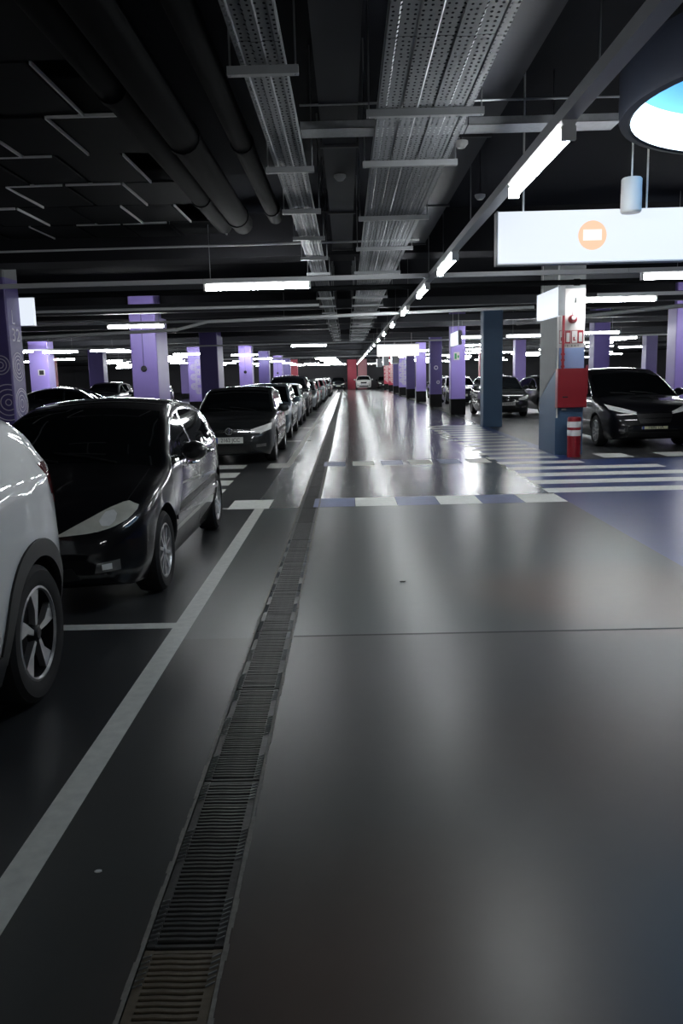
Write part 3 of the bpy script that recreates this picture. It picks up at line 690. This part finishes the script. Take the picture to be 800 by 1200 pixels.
    def body(s, pm, parent):
        sp = s.sp; me = bpy.data.meshes.new('body'); s.bm.to_mesh(me); me.materials.append(pm); me.materials.append(TRIM)
        o = link('body', me, parent); cut = []
        for ya in (sp['fa'], sp['ra']):
            for sg in (-1, 1):
                b = MB(); xo, xi = sg*(sp['W']/2+.2), sg*(sp['W']/2-.27); ra = sp['arch']
                prof = [(ra*math.cos(2*PI*k/40), ra*math.sin(2*PI*k/40)) for k in range(40)]
                b.prism([(ya+p[0], sp['R']+.01+p[1]) for p in prof], 'x', xi, xo); cut.append(b)
        allb = MB()
        for b in cut:
            n = len(allb.v); allb.v += b.v; allb.f += [tuple(n+i for i in f) for f in b.f]; allb.m += b.m
        allb.m = [1]*len(allb.f); c = allb.build('cutter', [pm, TRIM], parent); md = o.modifiers.new('b', 'BOOLEAN'); md.operation = 'DIFFERENCE'; md.object = c; md.solver = 'EXACT'
        try: md.material_mode = 'TRANSFER'
        except Exception: pass
        dg = bpy.context.evaluated_depsgraph_get(); nm = bpy.data.meshes.new_from_object(o.evaluated_get(dg))
        o.modifiers.clear(); o.data = nm; bpy.data.objects.remove(c)
        nm.polygons.foreach_set('use_smooth', [True]*len(nm.polygons)); nm.set_sharp_from_angle(angle=math.radians(40)); o['painted'] = 1
        return o

wheel_cache = {}
def wheel(kind, R, wd, parent, loc, sg):
    key = (kind, R, wd, sg)
    if key not in wheel_cache:
        rr = R*.68; h = wd/2; o = sg*h
        ty = MB().lathe([(rr, -h*.9), (rr+.03, -h), (R-.035, -h), (R-.008, -h*.8), (R, -h*.45), (R, h*.45), (R-.008, h*.8), (R-.035, h), (rr+.03, h), (rr, h*.9), (rr, -h*.9)], 'x', 40)
        rm = MB().lathe([(rr, o*.9), (rr-.012, o*.93), (rr-.022, o*.80), (rr-.03, o*.2), (rr-.05, -o*.5)], 'x', 40)
        bk = MB().lathe([(rr-.03, o*.05), (0, o*.05)], 'x', 30)
        if kind == 'blade':
            rm = MB().lathe([(rr, o*.9), (rr-.012, o*.93), (rr-.020, o*.82)], 'x', 40); bk = MB().lathe([(rr-.020, o*.82), (rr-.03, o*.05), (0, o*.05)], 'x', 40)
        sps = []
        if kind == 'blade':
            for q in range(5):
                a = 2*PI*q/5+PI/2; c, s_ = math.cos(a), math.sin(a)
                pl = [(.045, -.014), (rr*.55, -.040), (rr-.012, -.062), (rr-.012, .050), (rr*.5, .006), (.045, .014)]
                b = MB(); b.prism([(x*c-y*s_, x*s_+y*c) for x, y in pl], 'x', o*.48, o*.80); sps.append(b)
        else:
            K = 10 if kind == 'multi' else 5
            for q in range(K):
                a = 2*PI*q/K+PI/2; c, s_ = math.cos(a), math.sin(a); t = .011 if K == 10 else .028
                pl = [(.03, -t*1.3), (rr-.012, -t), (rr-.012, t), (.03, t*1.3)]
                b = MB(); b.prism([(x*c-y*s_, x*s_+y*c) for x, y in pl], 'x', o*.50, o*.82); sps.append(b)
        cap = MB().lathe([(0, o*.90), (.028, o*.90), (.045, o*.78), (.055, o*.5)], 'x', 20)
        dsk = RIMB if kind == 'blade' else mat('brake_dark', (.03, .03, .032), .5, .5)
        def mk(b, n, m):
            me = b.mesh(n, m); bm = bmesh.new(); bm.from_mesh(me); bmesh.ops.recalc_face_normals(bm, faces=bm.faces); bm.to_mesh(me); bm.free()
            me.polygons.foreach_set('use_smooth', [True]*len(me.polygons)); me.set_sharp_from_angle(angle=math.radians(35)); return me
        wheel_cache[key] = (mk(ty, 'wheel', TYRE), mk(rm, 'rim', RIM), mk(bk, 'brake_disc', dsk), [mk(b, 'spoke', RIM) for b in sps], mk(cap, 'centre_cap', RIMB if kind == 'blade' else RIM))
    ty, rm, bk, sps, cap = wheel_cache[key]
    w = link('wheel', ty, parent); w.location = loc
    link('rim', rm, w); link('brake_disc', bk, w); link('centre_cap', cap, w)
    for s_ in sps: link('spoke', s_, w)
    return w

def build_car(name, label, sp, pm, loc, rz=0, detail=True, plate=None, group=None, pmat=PLATE):
    C = Car(sp); t = thing(name, label, 'car', loc, rz, group); body = C.body(pm, t); W2 = sp['W']/2; L = sp['L']; top, belt = C.top, C.belt
    R = sp['R']
    for ya in (sp['fa'], sp['ra']):
        for sg in (-1, 1): wheel(sp['wheel'], R, .215, t, (sg*(W2-.128), ya, R), sg)
    # glazing
    y0, y1 = sp['ws']; 
    def xw(y): 
        z = top(y)-.08; return max(.2, C.side(z, C.wid(y), belt(y), C.bot(y))-sp.get('pil', .075))
    ny = 8; ys_ = [y0+(y1-y0)*i/ny for i in range(ny+1)]
    def topglass(nm, ys_):
        lo = [(-xw(y), y) for y in ys_]; hi = [(xw(y), y) for y in ys_]
        return C.patch(nm, 'top', lo, hi, GLASS, t, n=10, k=12, off=.003)
    wsh = topglass('windscreen', ys_)
    if detail:
        for x0_, x1_ in ((-.05, -.55), (.42, -.12)):
            a, _ = C.cast('top', (x0_, y0-.01)); b, _ = C.cast('top', (x1_, y0+.12)); 
            MB().tube([a+Vector((0, 0, .015)), (a+b)/2+Vector((0, 0, .03)), b+Vector((0, 0, .018))], .008, 6).build('wiper', TRIM, t)
    ra, rb = sp['rw']; topglass('rear_window', [ra+(rb-ra)*i/6 for i in range(7)])
    for sg in (-1, 1):
        for wi, (a, b) in enumerate(sp['sw']):
            N = 10; yy = [a+(b-a)*i/N for i in range(N+1)]
            lo = [(y, belt(y)+.02) for y in yy]; hi = [(y, max(belt(y)+.028, top(y)-sp.get('dz', .135))) for y in yy]
            if detail and sp.get('chrome'):
                # window surround slightly larger than the pane
                lo2 = [(y, z-.022) for y, z in lo]; lo2[0] = (lo2[0][0]-.03, lo2[0][1]); lo2[-1] = (lo2[-1][0]+.03, lo2[-1][1])
                hi2 = [(y, z+.02) for y, z in hi]; hi2[0] = (hi2[0][0]-.03, hi2[0][1]); hi2[-1] = (hi2[-1][0]+.03, hi2[-1][1])
                C.patch('window_surround', 'side', lo2, hi2, CHROME if sp['chrome'] == 1 else TRIM, t, sg, n=16, k=6, off=.002)
            C.patch('side_window', 'side', lo, hi, GLASS, t, sg, n=16, k=6, off=.005)
        # door seams and handles
        if detail:
            for ysm in sp['seams']:
                za, zb_ = C.bot(ysm)+.10, belt(ysm)+.005
                C.patch('door_seam', 'side', [(ysm-.004, za), (ysm-.004, zb_)], [(ysm+.004, za), (ysm+.004, zb_)], TRIM, t, sg, n=10, k=1, off=.001)
            for yh in sp['handles']:
                z = belt(yh)-.085; p, nn = C.cast('side', (yh, z), sg)
                b = MB().tube([Vector((0, -.085, 0)), Vector((sg*.030, -.06, 0)), Vector((sg*.032, .06, 0)), Vector((0, .085, 0))], .013, 8).build('door_handle', pm if not sp.get('chrome') == 1 else CHROME, t, True); b.location = p
                if pm: b['painted'] = 1
            yb_ = [sp['seams'][0]+.02+(sp['seams'][-1]-.04-sp['seams'][0])*i/4 for i in range(5)]
            C.patch('side_moulding', 'side', [(y, .50) for y in yb_], [(y, .535) for y in yb_], pm if not sp.get('clad') else TRIM, t, sg, n=16, k=2, off=.012)
        # mirror
        ym = sp['ws'][0]+.42; zm = belt(ym)+.05; p, _ = C.cast('side', (ym, belt(ym)-.01), sg); xm = abs(p.x)
        b = MB(); 
        for fr_, (dx, sx, sz) in enumerate(((0, .03, .03),)): pass
        prof = [(.0, -.10), (.055, -.085), (.082, -.03), (.085, .03), (.0, .035)]
        mb = MB().lathe(prof, 'y', 18); mb.v = [(v[0]*1.3, v[1], v[2]) for v in mb.v]
        mm = mb.build('side_mirror', pm, t, True); mm.location = (sg*(xm+.125), ym, zm+.03); mm['painted'] = 1
        MB().tube([(sg*-.12, .0, -.06), (sg*-.05, -.01, -.035)], .022, 8).build('mirror_arm', TRIM, mm, True)
        g = MB().lathe([(0, .037), (.075, .037)], 'y', 18); g.v = [(v[0]*1.3, v[1], v[2]) for v in g.v]; g.build('mirror_glass', CHROME, mm)
    # front lamps, grille, intake, fog lamps
    for sg in (-1, 1):
        lo, hi = sp['lamp']; f = lambda pl: [(sg*x, z) for x, z in pl]
        h = C.patch('headlamp', 'front', f(lo), f(hi), sp.get('lampm', LAMP), t, n=14, k=7, off=.006)
        if detail and 'lampin' in sp:
            lo, hi = sp['lampin']; C.patch('lamp_reflector', 'front', f(lo), f(hi), LAMPB, h, n=8, k=5, off=.008)
        if 'fog' in sp:
            lo, hi = sp['fog']; fgm = C.patch('fog_lamp', 'front', f(lo), f(hi), FOG, t, n=8, k=4, off=.005)
            if detail and sp.get('fogin'):
                lo, hi = sp['fogin']; C.patch('lamp_reflector', 'front', f(lo), f(hi), LAMPB, fgm, n=5, k=4, off=.007)
        lo, hi = sp['tail']; C.patch('tail_lamp', 'rear', f(lo), f(hi), LAMPR, t, n=10, k=6, off=.006)
        if 'tails' in sp:
            lo, hi = sp['tails']; C.patch('tail_lamp_side', 'side', lo, hi, LAMPR, t, sg, n=10, k=5, off=.006)
        if sp.get('clad'):
            for ya in (sp['fa'], sp['ra']):
                ra_, rb_ = sp['arch']-.015, sp['arch']+.075
                an = [(-.10+(PI+.20)*i/24) for i in range(25)]
                C.patch('arch_cladding', 'side', [(ya+ra_*math.cos(a), R+.01+ra_*math.sin(a)) for a in an], [(ya+rb_*math.cos(a), R+.01+rb_*math.sin(a)) for a in an], TRIM, t, sg, n=30, k=4, off=.012, depth=.02)
            yy = [sp['fa']+sp['arch'], sp['ra']-sp['arch']]
            C.patch('sill_cladding', 'side', [(y, C.bot(2)+.015) for y in yy], [(y, .40) for y in yy], TRIM, t, sg, n=16, k=4, off=.014)
            yy = [sp['ra']+sp['arch'], L-.12]
            C.patch('rear_corner_cladding', 'side', [(y, C.bot(y)+.02) for y in yy], [(y, .46) for y in yy], TRIM, t, sg, n=8, k=4, off=.014)
    for nm, (lo, hi), m in [(a, sp[a], b) for a, b in (('grille', GRILLE), ('air_intake', GRILLE), ('rear_bumper_panel', TRIM)) if a in sp]:
        gp = C.patch(nm, 'rear' if nm.startswith('rear') else 'front', lo, hi, m, t, n=16, k=5, off=.004)
        if nm == 'grille' and detail:
            (a, b) = sp['grille']
            for q in (.0, .5, 1.):
                mid = [((x0_+(x1_-x0_)*q), (z0_+(z1_-z0_)*q)) for (x0_, z0_), (x1_, z1_) in zip(a, b)]
                C.patch('grille_bar', 'front', [(x, z-.005) for x, z in mid], [(x, z+.005) for x, z in mid], CHROME if sp.get('gchrome') else DARKM, gp, n=16, k=1, off=.010)
    # bonnet seam lines
    if detail:
        for sg in (-1, 1):
            yy = [.35, .7, y0-.05]; xs = [C.wid(y)*.80 for y in yy]
            C.patch('bonnet_seam', 'top', [(sg*(x-.004), y) for x, y in zip(xs, yy)], [(sg*(x+.004), y) for x, y in zip(xs, yy)], TRIM, t, n=12, k=1, off=.0008)
    # number plate
    zp = sp['plate']; p, nn = C.cast('front', (0, zp))
    pl = MB().box(-.26, .26, -.010, .025, -.056, .056).build('number_plate', pmat, t); pl.location = (0, p.y-.012, zp)
    MB().box(-.258, -.215, -.0115, -.0102, -.053, .053).build('country_band', PLATEB, pl)
    if plate: text_obj('plate_text', plate, .105, INK, pl, (.022, -.0115, 0), (PI/2, 0, 0), .88, .0008)
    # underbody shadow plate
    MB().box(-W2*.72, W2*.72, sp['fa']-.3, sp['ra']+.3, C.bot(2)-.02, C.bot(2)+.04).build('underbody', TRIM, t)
    return t

HATCH = dict(L=4.29, W=1.73, fa=.86, ra=3.46, R=.315, arch=.362, wheel='multi', rc=.09, crown=.04, tum=.42, chrome=1, bowf=.26,
    top=[(0, .47), (.02, .56), (.06, .64), (.16, .71), (.35, .79), (.7, .89), (1.08, .975), (1.5, 1.185), (1.95, 1.385), (2.3, 1.455), (2.6, 1.475), (3.0, 1.45), (3.45, 1.37), (3.8, 1.24), (4.05, 1.06), (4.17, .96), (4.25, .80), (4.29, .56)],
    bot=[(0, .42), (.02, .34), (.07, .24), (.2, .19), (.6, .18), (3.8, .19), (4.1, .26), (4.25, .38), (4.29, .5)],
    wid=[(0, .50), (.03, .62), (.1, .72), (.3, .81), (.8, .86), (1.6, .865), (3.3, .86), (3.9, .81), (4.15, .74), (4.25, .66), (4.29, .5)],
    belt=[(0, .66), (.5, .80), (1.1, .93), (2.5, .97), (3.6, 1.0), (4.2, .97)], ws=(1.12, 1.98), rw=(3.58, 4.04), sw=[(1.33, 2.30), (2.38, 3.42)], seams=(1.18, 2.34, 3.30), handles=(2.15, 3.05), dz=.125,
    lamp=([(.27, .585), (.48, .595), (.62, .62), (.71, .665), (.75, .715)], [(.27, .592), (.42, .665), (.56, .735), (.67, .772), (.75, .74)]), lampin=([(.53, .66), (.55, .635), (.60, .63), (.63, .66)], [(.53, .67), (.55, .715), (.60, .725), (.63, .70)]),
    fog=([(.50, .315), (.66, .325)], [(.52, .385), (.66, .40)]), fogin=([(.55, .335), (.61, .338)], [(.55, .375), (.61, .38)]),
    grille=([(-.24, .575), (.24, .575)], [(-.27, .645), (.27, .645)]), air_intake=([(-.40, .27), (.40, .27)], [(-.36, .36), (.36, .36)]),
    tail=([(.45, .78), (.72, .78)], [(.50, .95), (.70, .95)]), plate=.47)
POLO = dict(L=3.98, W=1.68, fa=.80, ra=3.27, R=.305, arch=.35, wheel='star', rc=.085, crown=.03, tum=.30, chrome=2, bowf=.16, lampm=LAMPB,
    top=[(0, .45), (.015, .56), (.04, .66), (.10, .74), (.25, .82), (.6, .90), (.98, .97), (1.4, 1.20), (1.75, 1.385), (2.1, 1.445), (2.5, 1.455), (3.1, 1.42), (3.5, 1.35), (3.75, 1.12), (3.88, .93), (3.95, .72), (3.98, .5)],
    bot=[(0, .38), (.02, .28), (.06, .21), (.3, .17), (3.6, .18), (3.9, .3), (3.98, .44)],
    wid=[(0, .58), (.03, .68), (.1, .75), (.3, .805), (.8, .84), (3.1, .84), (3.7, .79), (3.9, .70), (3.98, .55)],
    belt=[(0, .70), (.5, .83), (1.0, .92), (2.5, .96), (3.6, .99)], ws=(1.02, 1.76), rw=(3.46, 3.74), sw=[(1.24, 2.2), (2.28, 3.2)], seams=(1.1, 2.24, 3.1), handles=(2.05, 2.9), dz=.125,
    lamp=([(.40, .595), (.60, .60), (.77, .66)], [(.40, .665), (.60, .72), (.78, .775)]), grille=([(-.38, .60), (.38, .60)], [(-.38, .66), (.38, .66)]), gchrome=1,
    air_intake=([(-.44, .25), (.44, .25)], [(-.40, .36), (.40, .36)]), fog=([(.50, .33), (.68, .345)], [(.50, .385), (.68, .40)]),
    tail=([(.45, .75), (.74, .75)], [(.45, .92), (.70, .92)]), plate=.475)
SUV = dict(L=4.38, W=1.81, fa=.86, ra=3.52, R=.36, arch=.405, wheel='blade', rc=.10, crown=.04, tum=.44, chrome=2, clad=1, bowf=.2, bowr=.22,
    top=[(0, .55), (.02, .70), (.06, .82), (.2, .93), (.5, 1.0), (1.0, 1.075), (1.12, 1.10), (1.5, 1.30), (1.95, 1.50), (2.4, 1.585), (3.0, 1.595), (3.6, 1.53), (3.95, 1.42), (4.1, 1.26), (4.2, 1.12), (4.29, 1.0), (4.34, .88), (4.38, .64)],
    bot=[(0, .45), (.02, .34), (.08, .26), (.3, .22), (3.9, .23), (4.25, .32), (4.34, .40), (4.38, .52)],
    wid=[(0, .56), (.03, .68), (.1, .77), (.3, .85), (.8, .90), (3.4, .905), (3.85, .885), (4.1, .84), (4.27, .77), (4.34, .69), (4.38, .56)],
    belt=[(0, .80), (.6, .94), (1.1, 1.03), (2.5, 1.07), (3.4, 1.13), (4.2, 1.16)], ws=(1.14, 1.96), rw=(4.02, 4.20), sw=[(1.36, 2.30), (2.38, 3.12)], seams=(1.2, 2.34, 2.95), handles=(2.2, 2.85), dz=.13,
    lamp=([(.42, .78), (.62, .78), (.80, .82)], [(.42, .86), (.62, .90), (.82, .95)]), grille=([(-.30, .70), (.30, .70)], [(-.36, .86), (.36, .86)]), gchrome=1, lampm=LAMPB,
    air_intake=([(-.50, .34), (.50, .34)], [(-.50, .48), (.50, .48)]), fog=([(.58, .46), (.70, .47)], [(.58, .54), (.70, .55)]), rear_bumper_panel=([(-.62, .40), (.62, .40)], [(-.62, .56), (.62, .56)]),
    tail=([(.42, .98), (.66, .95), (.80, .96)], [(.42, 1.08), (.66, 1.12), (.80, 1.14)]), tails=([(3.92, 1.03), (4.14, .965), (4.26, .95)], [(3.86, 1.20), (4.08, 1.21), (4.24, 1.16)]), plate=.60)
MPV = dict(L=4.80, W=1.96, fa=.93, ra=3.78, R=.335, arch=.38, wheel='multi', rc=.10, crown=.04, tum=.30, chrome=1, bowf=.24, lampm=LAMPB,
    top=[(0, .50), (.02, .60), (.06, .70), (.16, .80), (.4, .91), (.8, 1.0), (1.1, 1.06), (1.6, 1.32), (2.05, 1.54), (2.5, 1.645), (3.0, 1.665), (3.8, 1.62), (4.3, 1.52), (4.55, 1.22), (4.66, 1.0), (4.76, .78), (4.80, .52)],
    bot=[(0, .40), (.02, .32), (.08, .22), (.3, .18), (4.3, .2), (4.7, .32), (4.80, .45)],
    wid=[(0, .58), (.03, .70), (.1, .80), (.3, .88), (.8, .97), (3.8, .975), (4.4, .89), (4.7, .80), (4.80, .6)],
    belt=[(0, .74), (.6, .90), (1.1, 1.01), (3, 1.05), (4.4, 1.10)], ws=(1.14, 2.06), rw=(4.22, 4.52), sw=[(1.36, 2.5), (2.58, 3.6), (3.66, 4.15)], seams=(1.2, 2.54, 3.6), handles=(2.35, 3.35), dz=.13,
    lamp=([(.36, .70), (.60, .735), (.84, .80)], [(.36, .745), (.60, .825), (.87, .90)]), grille=([(-.30, .52), (.30, .52)], [(-.38, .72), (.38, .72)]), gchrome=1,
    air_intake=([(-.55, .24), (.55, .24)], [(-.50, .34), (.50, .34)]), fog=([(.60, .36), (.70, .37)], [(.60, .40), (.70, .41)]),
    tail=([(.45, .85), (.8, .85)], [(.5, 1.02), (.76, 1.02)]), plate=.44)

white = build_car('car', 'white off-roader at the left edge with black wheel arch trim', SUV, P_WHITE, (-2.485, .53, 0))
black = build_car('car', 'black hatchback with a cloudy headlamp parked behind the white car', HATCH, P_BLACK, (-2.28, 5.42, 0))
polo = build_car('car', 'dark graphite hatchback with a white number plate', POLO, P_GREY, (-2.24, 15.45, 0), plate='2162 JCC')
ford = build_car('car', 'black people carrier with a cream number plate beside the fire column', MPV, P_BLACK, (6.26, 16.75, 0), plate='1680 JSK', pmat=PLATEY)
# emblem on the graphite hatchback
em = MB(); em.lathe([(.052, 0), (.058, -.006), (.066, -.006), (.070, 0)], 'y', 24)
for a, b in (((-.035, .045), (-.006, -.05)), ((-.006, -.05), (.0, -.01)), ((.0, -.01), (.006, -.05)), ((.006, -.05), (.035, .045)), ((-.015, .05), (0, .01)), ((0, .01), (.015, .05))):
    em.tube([(a[0], -.003, a[1]), (b[0], -.003, b[1])], .006, 6)
e = em.build('emblem', CHROME, polo, True); e.location = (0, -.022, .645)

G = 'parked cars along the left side'
dup(polo, (-2.33, 21.5, 0), 0, 'steel blue hatchback parked behind the graphite one', G, (1.0, 1.03, 1.0), P_BLUE)
dup(polo, (-2.34, 27.3, 0), 0, 'pale silver small hatchback with a dark windscreen', G, (.97, .95, .98), P_LIGHT)
dup(white, (-2.48, 33.2, 0), 0, 'black off-roader rising behind the pale silver hatchback', G, (1.02, 1.02, 1.06), P_DARK)
dup(black, (-2.3, 39.0, 0), 0, 'silver car behind the black off-roader', G, None, P_SILVER)
dup(polo, (-2.3, 45.2, 0), 0, 'small pale car far down the left row, nearer one', G, None, P_LIGHT)
dup(black, (-2.2, 51, 0), 0, 'small silver car far down the left row', G, None, P_SILVER)
dup(polo, (-2.2, 57.5, 0), 0, 'small steel blue car far down the left row', G, None, P_BLUE)
dup(black, (-2.1, 64, 0), 0, 'small dark car far down the left row', G, None, P_GREY)
dup(polo, (-2.1, 71, 0), 0, 'small pale car far down the left row, farther one', G, None, P_LIGHT)
G = 'cars at the far end'
dup(white, (1.9, 93, 0), 0, 'tiny white car in front of the far red pier', G, None, P_WHITE)
dup(polo, (4.4, 95.5, 0), 0, 'tiny dark car at the far end right of the white one', G, None, P_GREY)
dup(polo, (6.6, 95.2, 0), 0, 'tiny silver car at the far end on the right', G, None, P_SILVER)
dup(black, (-1.0, 95, 0), 0, 'tiny dark car at the far end left of the red pier', G, None, P_DARK)
G = 'cars in the right hall'
dup(polo, (5.75, 29.6, 0), .0, 'dark hatchback between the bright purple and the blue column', G, (1, 1, 1.02), P_GREY)
dup(black, (8.2, 30.4, 0), .12, 'black car between the two blue columns', G, None, P_BLACK)
dup(white, (11.4, 31.0, 0), .0, 'dark car hidden behind the black people carrier', G, None, P_DARK)
dup(polo, (6.0, 43, 0), 0, 'distant dark car behind the third right column', G, None, P_DARK)
dup(black, (8.6, 46, 0), 0, 'distant silver car deep in the right hall', G, None, P_SILVER)
dup(polo, (6.2, 52, 0), 0, 'distant dark car behind the fourth right column', G, None, P_GREY)
dup(ford, (12.5, 23.0, 0), .0, 'dark people carrier at the right edge behind the black one', G, None, P_DARK)
G = 'cars in the left hall'
dup(polo, (-7.0, 17.2, 0), PI/2, 'black car whose roof shows behind the black hatchback', G, (1, 1, 1.0), P_BLACK)
dup(black, (-13.5, 23.5, 0), PI/2, 'silver car beside the ring patterned column', G, None, P_SILVER)
dup(polo, (-11.5, 27.2, 0), PI/2, 'pale silver car far left behind the black roof', G, None, P_LIGHT)
dup(black, (-8.2, 31.5, 0), PI/2, 'dark car behind the lit purple column', G, None, P_DARK)
dup(white, (-12.2, 40, 0), 0, 'dark off-roader deep in the left hall', G, None, P_GREY)
dup(polo, (-9.9, 40, 0), 0, 'dark hatchback deep in the left hall', G, None, P_DARK)
